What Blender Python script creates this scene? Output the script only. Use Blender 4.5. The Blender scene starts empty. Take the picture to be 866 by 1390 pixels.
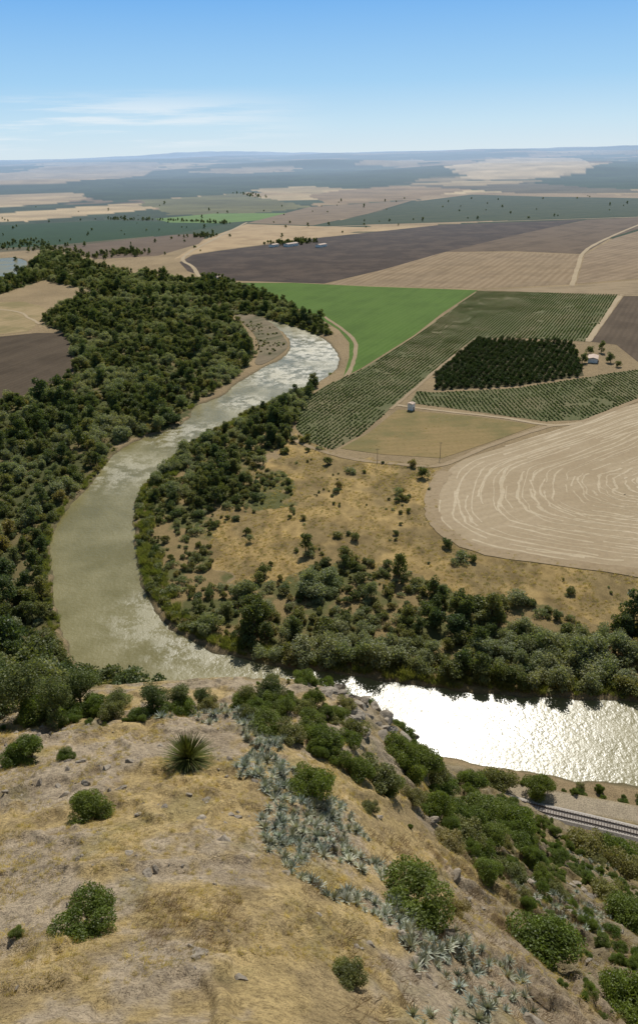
import bpy, bmesh, math, random
import numpy as np
from mathutils import Vector, Matrix
random.seed(7)
rng = np.random.default_rng(7)
scene = bpy.context.scene

# ------------------------------------------------------------------ survey frame
H = 150.0
FOC = 1000.0
CX, CY = 433.0, 695.0
P = math.atan(0.488)
A = math.radians(1.2)
Fw = np.array([0, math.cos(P), -math.sin(P)])
R0 = np.array([1.0, 0, 0]); U0 = np.array([0, math.sin(P), math.cos(P)])
Rr = R0*math.cos(A) - U0*math.sin(A)
Ur = U0*math.cos(A) + R0*math.sin(A)
CAM = np.array([0, 0, H])

def ray(u, v):
    u = np.asarray(u, float); v = np.asarray(v, float)
    return Fw + ((u-CX)/FOC)[..., None]*Rr - ((v-CY)/FOC)[..., None]*Ur

def flat(pts, z=0.0):
    a = np.array(pts, float)
    d = ray(a[:, 0], a[:, 1])
    t = (z-H)/d[:, 2]
    return (CAM + d*t[:, None])[:, :2]

# ------------------------------------------------------------------ noise
def _hash(xi, yi, s):
    h = (xi*374761393 + yi*668265263 + s*127412617) & 0xffffffff
    h = ((h ^ (h >> 13))*1274126177) & 0xffffffff
    h = h ^ (h >> 16)
    return h/4294967296.0

def vnoise(x, y, s=0):
    xf = np.floor(x); yf = np.floor(y)
    xi = xf.astype(np.int64); yi = yf.astype(np.int64)
    fx = x-xf; fy = y-yf
    fx = fx*fx*(3-2*fx); fy = fy*fy*(3-2*fy)
    a = _hash(xi, yi, s); b = _hash(xi+1, yi, s)
    c = _hash(xi, yi+1, s); d = _hash(xi+1, yi+1, s)
    return (a*(1-fx)+b*fx)*(1-fy) + (c*(1-fx)+d*fx)*fy

def fbm(x, y, s=0, o=4):
    r = 0; a = 0.5; t = 0
    for i in range(o):
        r = r + a*vnoise(x*(2.03**i)+17.3*i, y*(2.03**i)-9.1*i, s+i)
        t += a; a *= 0.5
    return r/t

def sst(a, b, x):
    t = np.clip((x-a)/(b-a), 0, 1)
    return t*t*(3-2*t)

# ------------------------------------------------------------------ polygons
def inside(x, y, poly):
    c = np.zeros(x.shape, bool)
    n = len(poly)
    for i in range(n):
        x1, y1 = poly[i]; x2, y2 = poly[(i+1) % n]
        if y1 == y2: continue
        m = ((y1 > y) != (y2 > y)) & (x < (x2-x1)*(y-y1)/(y2-y1)+x1)
        c ^= m
    return c

def segdist(x, y, line, closed=False):
    d = np.full(x.shape, 1e12)
    n = len(line)
    for i in range(n if closed else n-1):
        x1, y1 = line[i]; x2, y2 = line[(i+1) % n]
        dx, dy = x2-x1, y2-y1
        L = dx*dx+dy*dy+1e-9
        t = np.clip(((x-x1)*dx+(y-y1)*dy)/L, 0, 1)
        d = np.minimum(d, (x-x1-t*dx)**2+(y-y1-t*dy)**2)
    return np.sqrt(d)

def sd(x, y, poly):
    """signed distance, positive outside"""
    d = segdist(x, y, poly, True)
    return np.where(inside(x, y, poly), -d, d)

def smooth_line(pts, n=5, closed=False):
    p = np.array(pts, float); out = []
    N = len(p)
    rngi = range(N if closed else N-1)
    for i in rngi:
        if closed:
            a, b, c, d = p[(i-1) % N], p[i], p[(i+1) % N], p[(i+2) % N]
        else:
            a, b, c, d = p[max(i-1, 0)], p[i], p[i+1], p[min(i+2, N-1)]
        for k in range(n):
            t = k/n
            out.append(0.5*((2*b)+(-a+c)*t+(2*a-5*b+4*c-d)*t*t+(-a+3*b-3*c+d)*t**3))
    if not closed: out.append(p[-1])
    return np.array(out)

# ------------------------------------------------------------------ river
river_px = [(352,430),(375,436),(405,444),(438,457),(456,474),(462,490),(450,507),(422,523),(395,534),(345,556),(300,578),
 (270,592),(243,613),(215,640),(192,665),(185,690),(184,715),(188,750),(197,790),(210,820),(235,848),(265,869),(320,888),
 (400,903),(480,913),(560,925),(640,935),(720,942),(800,945),(880,948),(1100,957),(1500,970),(2200,990),
 (2200,1180),(1500,1120),(1100,1090),(900,1074),(800,1065),(700,1050),(600,1030),(500,1003),(400,988),(300,976),(200,953),
 (140,930),(98,900),(80,850),(71,810),(66,770),(66,735),(78,705),(98,680),(121,655),(143,628),(165,606),(198,592),
 (235,580),(256,565),(265,550),(300,536),(322,518),(352,500),(380,486),(393,472),(388,455),(372,443)]
river = smooth_line(flat(river_px), 3, True)
river2 = smooth_line(flat([(-300,420),(-100,400),(0,384),(22,374),(36,362),(36,353),(15,349),(-20,352),(-120,362),(-300,375)]), 3, True)

def rsd(x, y):
    d = np.full(x.shape, 1e3)
    for R in (river, river2):
        lo = R.min(0)-30; hi = R.max(0)+30
        m = (x > lo[0]) & (x < hi[0]) & (y > lo[1]) & (y < hi[1])
        if m.any():
            xm, ym = x[m], y[m]
            d[m] = np.minimum(d[m], sd(xm, ym, R)+(fbm(xm/6, ym/6, 88, 3)-0.5)*3.0)
    return d

# ------------------------------------------------------------------ castle hill (thin plate through surveyed heights)
ctrl = []
def C(u, lst):
    for v, z in lst: ctrl.append((u, v, z))
C(-600, [(1390,118),(1200,108),(1050,98),(950,88),(860,55),(800,5)])
C(-300, [(1390,122),(1200,112),(1050,104),(965,95),(885,48),(830,4)])
C(0, [(1390,124),(1300,119),(1200,114),(1100,108),(1000,101),(975,97),(935,42),(868,1)])
C(100, [(1390,125),(1200,116),(1050,106),(968,98),(955,40),(912,0)])
C(200, [(1390,125),(1300,121),(1200,116),(1100,110),(1000,103),(960,98),(980,40),(948,0)])
C(350, [(1390,125),(1300,120),(1200,115),(1100,109),(1000,102),(955,97),(990,40),(978,0)])
C(450, [(1390,122),(1300,117),(1200,110),(1100,104),(1000,98),(950,93),(1000,42),(992,0)])
C(520, [(1390,119),(1300,113),(1200,107),(1100,98),(1000,88),(972,82),(1008,0)])
C(600, [(1390,115),(1300,108),(1200,97),(1100,80),(1048,62),(1030,0)])
C(700, [(1390,108),(1300,97),(1200,78),(1150,62),(1092,22),(1048,-1)])
C(800, [(1390,98),(1300,82),(1220,55),(1155,15),(1112,4),(1063,-1)])
C(866, [(1390,90),(1300,70),(1225,36),(1170,9),(1070,-1)])
C(1100, [(1390,75),(1300,45),(1235,8),(1088,-1)])
C(1500, [(1390,60),(1310,15),(1116,-1)])
C(2200, [(1390,30),(1180,-1)])
for u, v in [(-600,700),(-300,740),(0,780),(100,800),(200,830),(350,860),(500,880),(650,900),(800,910),(1000,930),(1400,950),(2200,980)]:
    ctrl.append((u, v, -14))
cw = []
for u, v, z in ctrl:
    p = flat([(u, v)], z)[0]
    cw.append((p[0], p[1], z))
cw += [(0,0,136),(0,-40,138),(-40,-20,134),(40,-20,118),(10,8,131),(-12,8,131),(-120,-30,110),(120,-60,60),(-200,0,70)]
cw = np.array(cw)
cs = cw[:, :2]/100
def _phi(d2): return 0.5*d2*np.log(d2+1e-12)
N = len(cs)
D2 = ((cs[:, None]-cs[None])**2).sum(-1)
K = np.zeros((N+3, N+3))
K[:N, :N] = _phi(D2)+np.eye(N)*2e-4
K[:N, N] = 1; K[:N, N+1:] = cs; K[N, :N] = 1; K[N+1:, :N] = cs.T
rhs = np.zeros(N+3); rhs[:N] = cw[:, 2]
W = np.linalg.solve(K, rhs)
def tps(x, y):
    x = x/100; y = y/100
    r = W[N]+W[N+1]*x+W[N+2]*y
    for i in range(N):
        r = r+W[i]*_phi((x-cs[i, 0])**2+(y-cs[i, 1])**2)
    return r

rail = smooth_line(flat([(560,1052),(640,1074),(720,1097),(800,1116),(866,1132),(960,1156),(1100,1195),(1400,1290)], 4.0), 5)
svc = smooth_line(flat([(640,1062),(720,1081),(800,1095),(866,1107),(1000,1132),(1300,1200)], 3.0), 5)

def base_h(x, y):
    x = np.asarray(x, float); y = np.asarray(y, float)
    r = np.hypot(x, y)
    z = np.zeros(x.shape)
    m = r < 330
    if m.any():
        xm, ym = x[m], y[m]
        t = tps(xm, ym)
        t = t-sst(225, 300, r[m])*60
        h = 0.5*(t+np.sqrt(t*t+3))
        h = np.maximum(h-0.12, 0)
        k = sst(3, 25, h)
        e1 = 1+1.3*sst(2, 20, xm)
        nz = (fbm(xm/11, ym/11, 3, 3)-0.5)*1.1*e1 + (fbm(xm/1.7, ym/1.7, 9, 4)-0.5)*0.42*e1
        rg = 1-np.abs(2*fbm(xm/5, ym/5, 51, 4)-1)      # broken rocky steps
        nz = nz + sst(0.80, 0.97, rg)*0.5*e1
        h = h+k*nz
        rd = segdist(xm, ym, rail)
        sv = segdist(xm, ym, svc)
        e = sst(26, 40, xm)
        w = (1-sst(4.0, 9.0, rd))*e
        h = h*(1-w)+4.0*w
        w = (1-sst(2.6, 5.0, sv))*e
        h = h*(1-w)+3.4*w
        z[m] = h
    m = r > 2900
    if m.any():
        xm, ym, rm = x[m], y[m], r[m]
        a1 = sst(2900, 8000, rm); a2 = sst(6000, 17000, rm)
        h = a1*(fbm(xm/1700, ym/1300, 21, 4)-0.32)*110
        h = np.maximum(h, -2*a1)
        h = h+a2*(15+fbm(xm/5200, ym/3800, 33, 4)*120)
        h = h*(1-0.45*sst(24000, 34000, rm))
        for (az, rr, hh, ww) in [(-7, 47000, 170, 3600), (-11, 50000, 90, 4000), (-3.5, 46000, 90, 3500), (9, 50000, 60, 6000)]:
            cxm = rr*math.sin(math.radians(az)); cym = rr*math.cos(math.radians(az))
            h = h+hh*np.exp(-((xm-cxm)**2+(ym-cym)**2)/(ww*ww))*(0.6+0.8*fbm(xm/1500, ym/1500, 44, 3))
        z[m] = h
    return z

def ground_h(x, y):
    x = np.asarray(x, float); y = np.asarray(y, float)
    z = base_h(x, y)
    d = rsd(x, y)
    return z - 3.2*(1-sst(-7, 1.5, d))*(z < 6)

def cast(pts):
    """stand a surveyed line of sight on the terrain"""
    a = np.array(pts, float)
    d = ray(a[:, 0], a[:, 1])
    n = len(a)
    hit = np.full(n, 70000.0); done = np.zeros(n, bool)
    t = 8.0; prev = t
    while t < 70000:
        p = CAM+d*t
        b = (p[:, 2] < base_h(p[:, 0], p[:, 1])) & ~done
        if b.any():
            lo = np.full(b.sum(), prev); hi = np.full(b.sum(), t); db = d[b]
            for _ in range(14):
                mid = (lo+hi)/2
                q = CAM+db*mid[:, None]
                u = q[:, 2] < base_h(q[:, 0], q[:, 1])
                hi = np.where(u, mid, hi); lo = np.where(u, lo, mid)
            hit[b] = hi; done |= b
            if done.all(): break
        prev = t; t *= 1.012
    p = CAM+d*hit[:, None]
    return p, hit*np.linalg.norm(d, axis=1)

# ------------------------------------------------------------------ node helpers
def new_mat(name):
    m = bpy.data.materials.new(name); m.use_nodes = True
    nt = m.node_tree; nt.nodes.clear()
    out = nt.nodes.new('ShaderNodeOutputMaterial')
    return m, nt, out
def mixc(nt, fac, a, b, bt='MIX'):
    n = nt.nodes.new('ShaderNodeMix'); n.data_type = 'RGBA'; n.blend_type = bt
    for sock, val in ((n.inputs[0], fac), (n.inputs[6], a), (n.inputs[7], b)):
        if isinstance(val, (int, float)): sock.default_value = val
        elif isinstance(val, tuple): sock.default_value = (*val[:3], 1)
        else: nt.links.new(val, sock)
    return n.outputs[2]
def mth(nt, op, a, b=None, clamp=False):
    n = nt.nodes.new('ShaderNodeMath'); n.operation = op; n.use_clamp = clamp
    for i, v in enumerate((a, b)):
        if v is None: continue
        if isinstance(v, (int, float)): n.inputs[i].default_value = v
        else: nt.links.new(v, n.inputs[i])
    return n.outputs[0]
def ramp(nt, fac, a, b):
    n = nt.nodes.new('ShaderNodeMapRange'); n.inputs['From Min'].default_value = a; n.inputs['From Max'].default_value = b
    n.interpolation_type = 'SMOOTHSTEP'
    nt.links.new(fac, n.inputs['Value'])
    return n.outputs[0]
def noise(nt, vec, scale, detail=4, rough=0.55):
    n = nt.nodes.new('ShaderNodeTexNoise'); n.inputs['Scale'].default_value = scale
    n.inputs['Detail'].default_value = detail; n.inputs['Roughness'].default_value = rough
    nt.links.new(vec, n.inputs['Vector'])
    return n.outputs['Fac']
def pos(nt):
    return nt.nodes.new('ShaderNodeNewGeometry').outputs['Position']
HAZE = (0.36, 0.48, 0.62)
def haze(nt, col, P_):  # aerial haze painted into the base colour, stronger with distance from the origin
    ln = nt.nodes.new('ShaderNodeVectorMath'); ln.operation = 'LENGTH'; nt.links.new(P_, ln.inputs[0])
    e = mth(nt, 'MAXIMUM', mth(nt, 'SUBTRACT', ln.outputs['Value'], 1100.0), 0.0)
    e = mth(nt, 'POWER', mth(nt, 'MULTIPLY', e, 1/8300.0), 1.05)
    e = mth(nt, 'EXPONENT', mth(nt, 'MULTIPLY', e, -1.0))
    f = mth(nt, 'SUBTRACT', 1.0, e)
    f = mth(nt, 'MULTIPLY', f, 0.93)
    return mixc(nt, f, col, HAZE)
def finish(nt, out, col, rough=0.95, bump=None, bstr=0.3, bdist=0.1, spec=0.15):
    b = nt.nodes.new('ShaderNodeBsdfPrincipled')
    if isinstance(col, tuple): b.inputs['Base Color'].default_value = (*col, 1)
    else: nt.links.new(col, b.inputs['Base Color'])
    b.inputs['Roughness'].default_value = rough
    b.inputs['Specular IOR Level'].default_value = spec
    if bump is not None:
        bn = nt.nodes.new('ShaderNodeBump'); bn.inputs['Strength'].default_value = bstr; bn.inputs['Distance'].default_value = bdist
        nt.links.new(bump, bn.inputs['Height']); nt.links.new(bn.outputs[0], b.inputs['Normal'])
    nt.links.new(b.outputs[0], out.inputs[0])
    return b

def simple_mat(name, col, rough=0.8, var=0.25, scale=1.0):
    m, nt, out = new_mat(name)
    p = pos(nt)
    n = noise(nt, p, scale)
    c = mixc(nt, ramp(nt, n, 0.3, 0.7), tuple(x*(1-var) for x in col), tuple(min(1, x*(1+var)) for x in col))
    finish(nt, out, c, rough)
    return m

def field_mat(name, c1, c2, ang=0.0, period=4.0, rowamt=0.5, patch=0.4, c3=None):
    m, nt, out = new_mat(name)
    p = pos(nt)
    mp = nt.nodes.new('ShaderNodeMapping'); mp.vector_type = 'TEXTURE'
    mp.inputs['Rotation'].default_value = (0, 0, ang)
    nt.links.new(p, mp.inputs['Vector'])
    w = nt.nodes.new('ShaderNodeTexWave'); w.wave_type = 'BANDS'; w.bands_direction = 'Y'
    w.inputs['Scale'].default_value = 0.314/period
    w.inputs['Distortion'].default_value = 1.2; w.inputs['Detail'].default_value = 2; w.inputs['Detail Scale'].default_value = 0.6
    nt.links.new(mp.outputs[0], w.inputs['Vector'])
    st = nt.nodes.new('ShaderNodeMapping'); st.inputs['Scale'].default_value = (0.01, 0.09, 1)
    nt.links.new(mp.outputs[0], st.inputs['Vector'])
    n2 = noise(nt, st.outputs[0], 1.0, 5, 0.6)
    n1 = noise(nt, p, 0.02, 6, 0.65)
    n3 = noise(nt, p, 0.5, 3, 0.7)
    col = mixc(nt, mth(nt, 'MULTIPLY', w.outputs['Fac'], rowamt), c1, c2)
    col = mixc(nt, mth(nt, 'MULTIPLY', ramp(nt, n1, 0.42, 0.62), patch), col, c3 or tuple(x*0.6 for x in c1))
    col = mixc(nt, mth(nt, 'MULTIPLY', ramp(nt, n2, 0.4, 0.65), patch*0.8), col, c2)
    col = mixc(nt, mth(nt, 'MULTIPLY', ramp(nt, n3, 0.35, 0.7), 0.35), col, tuple(x*0.6 for x in c1))
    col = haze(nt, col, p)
    finish(nt, out, col, 0.95, n3, 0.5, 0.25, 0.05)
    return m

def leaf_mat(name, cols, trans=0.35, patch=0.3):
    m, nt, out = new_mat(name)
    oi = nt.nodes.new('ShaderNodeObjectInfo')
    p = pos(nt)
    cr = nt.nodes.new('ShaderNodeValToRGB')
    el = cr.color_ramp.elements
    while len(el) < len(cols): el.new(0.5)
    for i, c in enumerate(cols):
        el[i].position = i/(len(cols)-1); el[i].color = (*c, 1)
    nt.links.new(oi.outputs['Random'], cr.inputs[0])
    n = noise(nt, p, 1.3, 3)
    big = noise(nt, p, 0.03, 3)
    c = mixc(nt, ramp(nt, n, 0.3, 0.7), mixc(nt, 1.0, cr.outputs[0], (0.7, 0.7, 0.66), 'MULTIPLY'), mixc(nt, 1.0, cr.outputs[0], (1.4, 1.36, 1.15), 'MULTIPLY'))
    c = mixc(nt, mth(nt, 'MULTIPLY', ramp(nt, big, 0.4, 0.65), patch), c, mixc(nt, 1.0, c, (1.25, 1.0, 0.9), 'MULTIPLY'))
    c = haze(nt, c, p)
    d = nt.nodes.new('ShaderNodeBsdfDiffuse'); t = nt.nodes.new('ShaderNodeBsdfTranslucent')
    nt.links.new(c, d.inputs[0])
    nt.links.new(mixc(nt, 1.0, c, (1.5, 1.5, 0.6), 'MULTIPLY'), t.inputs[0])
    g = nt.nodes.new('ShaderNodeBsdfGlossy'); g.inputs['Roughness'].default_value = 0.5
    g.inputs['Color'].default_value = (0.5, 0.5, 0.5, 1)
    mx = nt.nodes.new('ShaderNodeMixShader'); mx.inputs[0].default_value = trans
    nt.links.new(d.outputs[0], mx.inputs[1]); nt.links.new(t.outputs[0], mx.inputs[2])
    m2 = nt.nodes.new('ShaderNodeMixShader'); m2.inputs[0].default_value = 0.03
    nt.links.new(mx.outputs[0], m2.inputs[1]); nt.links.new(g.outputs[0], m2.inputs[2])
    nt.links.new(m2.outputs[0], out.inputs[0])
    return m

M_bark = simple_mat('bark', (0.13, 0.10, 0.07), 0.9, 0.3, 4)
M_tree = leaf_mat('tree_leaves', [(0.08,0.108,0.036),(0.13,0.152,0.053),(0.075,0.108,0.044),(0.18,0.19,0.075)], 0.38)
M_willow = leaf_mat('willow_leaves', [(0.20,0.228,0.135),(0.25,0.27,0.175),(0.17,0.205,0.10)], 0.4)
M_scrub = leaf_mat('scrub_leaves', [(0.15,0.168,0.06),(0.21,0.205,0.085),(0.12,0.142,0.05),(0.25,0.215,0.10)], 0.4)
M_shrub = leaf_mat('shrub_leaves', [(0.085,0.13,0.020),(0.13,0.17,0.032),(0.10,0.145,0.025)], 0.45)
M_reed = leaf_mat('reed_leaves', [(0.15,0.18,0.06),(0.19,0.20,0.08),(0.12,0.155,0.05)], 0.4)
M_crop = leaf_mat('crop_leaves', [(0.085,0.130,0.045),(0.105,0.148,0.055),(0.095,0.122,0.048)], 0.3)
M_orch = leaf_mat('orchard_leaves', [(0.035,0.058,0.014),(0.05,0.075,0.018)], 0.25)
M_agave = leaf_mat('agave_leaves', [(0.25,0.29,0.26),(0.35,0.38,0.34),(0.28,0.28,0.21),(0.46,0.47,0.42)], 0.08, 0.0)
M_palm = leaf_mat('palm_leaves', [(0.08,0.10,0.028),(0.10,0.12,0.035)], 0.2)
M_dry = leaf_mat('dry_grass_blades', [(0.48,0.38,0.20),(0.56,0.46,0.27),(0.38,0.29,0.15)], 0.3, 0.0)
M_twig = leaf_mat('dead_brush_twigs', [(0.20,0.135,0.09),(0.29,0.205,0.135)], 0.1, 0.0)

# ------------------------------------------------------------------ mesh helpers
def mk_mesh(name, v, f, mi, mats, smooth=False):
    me = bpy.data.meshes.new(name)
    me.from_pydata([tuple(map(float, q)) for q in v], [], [tuple(int(k) for k in q) for q in f])
    for m in mats: me.materials.append(m)
    if mi is not None: me.polygons.foreach_set('material_index', np.array(mi, dtype=np.int32))
    if smooth: me.polygons.foreach_set('use_smooth', np.ones(len(f), bool))
    me.update()
    return me
def add_obj(name, me, parent=None, loc=None):
    o = bpy.data.objects.new(name, me)
    scene.collection.objects.link(o)
    if parent: o.parent = parent
    if loc is not None: o.location = loc
    return o

class MB:
    def __init__(s): s.v = []; s.f = []; s.m = []; s.n = 0
    def add(s, v, f, m):
        v = np.asarray(v, float)
        s.v.append(v); f = np.asarray(f)+s.n
        s.f += f.tolist(); s.m += [m]*len(f); s.n += len(v)
    def tube(s, a, b, ra, rb, m=0, n=6):
        a = np.array(a, float); b = np.array(b, float)
        d = b-a; d /= np.linalg.norm(d)+1e-9
        x = np.cross(d, [0.31, 0.82, 0.2]); x /= np.linalg.norm(x); y = np.cross(d, x)
        th = np.arange(n)*2*math.pi/n
        ring = np.cos(th)[:, None]*x+np.sin(th)[:, None]*y
        v = np.vstack([a+ring*ra, b+ring*rb])
        f = [[i, (i+1) % n, n+(i+1) % n, n+i] for i in range(n)]
        s.add(v, f, m)
    def leaves(s, c, size, asp, r, m=1, up=0.3):
        c = np.asarray(c); n = len(c)
        nr = r.normal(size=(n, 3)); nr[:, 2] = np.abs(nr[:, 2])+up; nr /= np.linalg.norm(nr, axis=1)[:, None]
        t = np.cross(nr, r.normal(size=(n, 3))); t /= np.linalg.norm(t, axis=1)[:, None]
        b = np.cross(nr, t)
        sz = size*(0.6+0.8*r.random(n))[:, None]
        v = np.stack([c-t*sz, c+b*sz*asp, c+t*sz, c-b*sz*asp], 1).reshape(-1, 3)
        f = np.arange(n*4).reshape(n, 4)
        s.add(v, f, m)
    def mesh(s, name, mats, smooth=False):
        return mk_mesh(name, np.vstack(s.v), s.f, s.m, mats, smooth)

def crown_pts(r, lobes, n):
    vols = np.array([l[1]**2 for l in lobes]); vols = vols/vols.sum()
    idx = r.choice(len(lobes), n, p=vols)
    c = np.array([l[0] for l in lobes])[idx]; R = np.array([l[1] for l in lobes])[idx]
    d = r.normal(size=(n, 3)); d /= np.linalg.norm(d, axis=1)[:, None]
    rad = R*(0.5+0.6*r.random(n)**0.7)
    d[:, 2] *= 0.85
    return c+d*rad[:, None]

def tree_mesh(name, seed, h, R, nl, ls, leafm, base=0.3, k=10, tall=1.0):
    r = np.random.default_rng(seed); b = MB()
    th = h*0.5
    lean = r.normal(size=2)*0.3
    top = np.array([lean[0], lean[1], th])
    b.tube((0, 0, -0.6), top, 0.035*h, 0.018*h, 0, 7)
    lobes = []
    for i in range(k):
        a = r.random()*2*math.pi; q = r.random()**0.5*R*0.8
        z = h*base + (h*(1-base)-R*0.3)*r.random()
        q *= 1-0.6*max(0, (z/h-0.55))/0.45
        lobes.append((np.array([math.cos(a)*q, math.sin(a)*q*0.85, z]), R*(0.2+0.28*r.random())*tall))
    lobes.append((np.array([0, 0, h*0.58]), R*0.5))
    for c, q in lobes[:7]:
        st = top*(0.45+0.5*r.random()); b.tube(st, c, 0.014*h, 0.004*h, 0, 5)
    pts = crown_pts(r, lobes, nl)
    pts[:, 2] = np.maximum(pts[:, 2], 0.25)
    b.leaves(pts, ls, 0.6, r)
    return b.mesh(name, [M_bark, leafm])

def shrub_mesh(name, seed, h, R, nl, ls, leafm, k=9):
    r = np.random.default_rng(seed); b = MB(); lobes = []
    for i in range(k):
        a = r.random()*2*math.pi; q = R*0.75*r.random()**0.5
        z = h*(0.2+0.55*r.random())*(1-0.4*q/R)
        lobes.append((np.array([math.cos(a)*q, math.sin(a)*q*0.8, z]), R*(0.17+0.24*r.random())))
        b.tube((0.1*r.normal(), 0.1*r.normal(), -0.4), lobes[-1][0], 0.03*R, 0.01*R, 0, 4)
    pts = crown_pts(r, lobes, nl); pts[:, 2] = np.maximum(pts[:, 2], 0.02)
    b.leaves(pts, ls, 0.55, r)
    return b.mesh(name, [M_bark, leafm])

def blades_mesh(name, seed, n, R, h, w, mat, spread=0.5):
    r = np.random.default_rng(seed)
    v = []; f = []
    for i in range(n):
        a = r.random()*6.283; q = R*r.random()**0.7
        base = np.array([math.cos(a)*q, math.sin(a)*q, -0.05])
        a2 = r.random()*6.283; hh = h*(0.5+0.6*r.random())
        tip = base+np.array([math.cos(a2)*spread*hh, math.sin(a2)*spread*hh, hh])
        mid = base*0.45+tip*0.55+np.array([0, 0, 0.1*hh])
        s = np.array([-math.sin(a2+1), math.cos(a2+1), 0])*w
        k = len(v)
        v += [base-s, base+s, mid+s*0.8, mid-s*0.8, tip]
        f += [[k, k+1, k+2, k+3]]
        f += [[k+3, k+2, k+4]]
    return mk_mesh(name, v, f, None, [mat])

def rosette_mesh(name, seed, n, L, w, mat, up=(10, 80), droop=0.15):
    r = np.random.default_rng(seed); v = []; f = []
    for i in range(n):
        a = i*2.399+r.normal()*0.1; e = math.radians(up[0]+(up[1]-up[0])*(i/n)+r.normal()*4)
        l = L*(0.75+0.4*r.random())
        d = np.array([math.cos(a)*math.cos(e), math.sin(a)*math.cos(e), math.sin(e)])
        s = np.array([-math.sin(a), math.cos(a), 0]); nrm = np.cross(s, d)*-1
        k = len(v)
        for t, ww in ((0.03, 0.6), (0.35, 1.0), (0.7, 0.65)):
            c = d*l*t - np.array([0, 0, droop*l*t*t])
            v += [c-s*w*ww, c-nrm*w*0.25*ww, c+s*w*ww]
        v.append(d*l-np.array([0, 0, droop*l]))
        for q in (0, 3):
            f += [[k+q, k+q+1, k+q+4, k+q+3], [k+q+1, k+q+2, k+q+5, k+q+4]]
        f += [[k+6, k+7, k+9], [k+7, k+8, k+9]]
    return mk_mesh(name, v, f, None, [mat])

def rock_mesh(name, seed, mat):
    r = np.random.default_rng(seed)
    bm = bmesh.new(); bmesh.ops.create_icosphere(bm, subdivisions=3, radius=1)
    dirs = r.normal(size=(12, 3)); dirs /= np.linalg.norm(dirs, axis=1)[:, None]
    offs = 0.45+0.4*r.random(12)
    for q in bm.verts:
        p = np.array(q.co)
        for d, o in zip(dirs, offs):
            e = p@d-o
            if e > 0: p = p-d*e
        p = p*(1+0.05*r.normal())
        p[2] *= 0.55
        q.co = Vector(p)
    me = bpy.data.meshes.new(name); bm.to_mesh(me); bm.free(); me.materials.append(mat)
    return me

m, nt, out = new_mat('rock'); p = pos(nt)
n1 = noise(nt, p, 1.2, 6, 0.65); n2 = noise(nt, p, 7, 4)
c = mixc(nt, ramp(nt, n1, 0.35, 0.65), (0.19, 0.16, 0.12), (0.38, 0.32, 0.24))
c = mixc(nt, mth(nt, 'MULTIPLY', n2, 0.5), c, (0.18, 0.15, 0.11))
finish(nt, out, c, 0.9, n2, 0.6, 0.1); M_rock = m

# ------------------------------------------------------------------ instancing
def proto(cname, meshes):
    col = bpy.data.collections.new(cname)
    for i, me in enumerate(meshes):
        o = bpy.data.objects.new('%s_%02d' % (cname, i), me)
        col.objects.link(o)
    return col

def scatter(name, pts, sc, coll, nvar, seed=0, tilt=0.06, idx=None):
    r = np.random.default_rng(seed+101)
    n = len(pts)
    if n == 0: return None
    me = bpy.data.meshes.new(name)
    me.vertices.add(n); me.vertices.foreach_set('co', np.asarray(pts, float).ravel())
    rot = np.stack([r.normal(size=n)*tilt, r.normal(size=n)*tilt, r.random(n)*6.283], 1)
    s = np.stack([sc*(0.85+0.35*r.random(n)), sc*(0.85+0.35*r.random(n)), sc*(0.8+0.4*r.random(n))], 1)
    a = me.attributes.new('rot', 'FLOAT_VECTOR', 'POINT'); a.data.foreach_set('vector', rot.ravel())
    a = me.attributes.new('scl', 'FLOAT_VECTOR', 'POINT'); a.data.foreach_set('vector', s.ravel())
    if idx is None: idx = r.integers(0, nvar, n)
    a = me.attributes.new('idx', 'INT', 'POINT'); a.data.foreach_set('value', idx.astype(np.int32))
    o = add_obj(name, me)
    ng = bpy.data.node_groups.new(name+'_gn', 'GeometryNodeTree')
    ng.interface.new_socket('Geometry', in_out='INPUT', socket_type='NodeSocketGeometry')
    ng.interface.new_socket('Geometry', in_out='OUTPUT', socket_type='NodeSocketGeometry')
    gi = ng.nodes.new('NodeGroupInput'); go = ng.nodes.new('NodeGroupOutput')
    iop = ng.nodes.new('GeometryNodeInstanceOnPoints')
    ci = ng.nodes.new('GeometryNodeCollectionInfo')
    ci.inputs['Collection'].default_value = coll
    ci.inputs['Separate Children'].default_value = True
    ci.inputs['Reset Children'].default_value = True
    iop.inputs['Pick Instance'].default_value = True
    def na(nm, ty):
        q = ng.nodes.new('GeometryNodeInputNamedAttribute'); q.data_type = ty; q.inputs['Name'].default_value = nm
        return q.outputs['Attribute']
    ng.links.new(gi.outputs[0], iop.inputs['Points'])
    ng.links.new(ci.outputs[0], iop.inputs['Instance'])
    ng.links.new(na('idx', 'INT'), iop.inputs['Instance Index'])
    ng.links.new(na('rot', 'FLOAT_VECTOR'), iop.inputs['Rotation'])
    ng.links.new(na('scl', 'FLOAT_VECTOR'), iop.inputs['Scale'])
    ng.links.new(iop.outputs[0], go.inputs[0])
    md = o.modifiers.new('scatter', 'NODES'); md.node_group = ng
    return o

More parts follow.
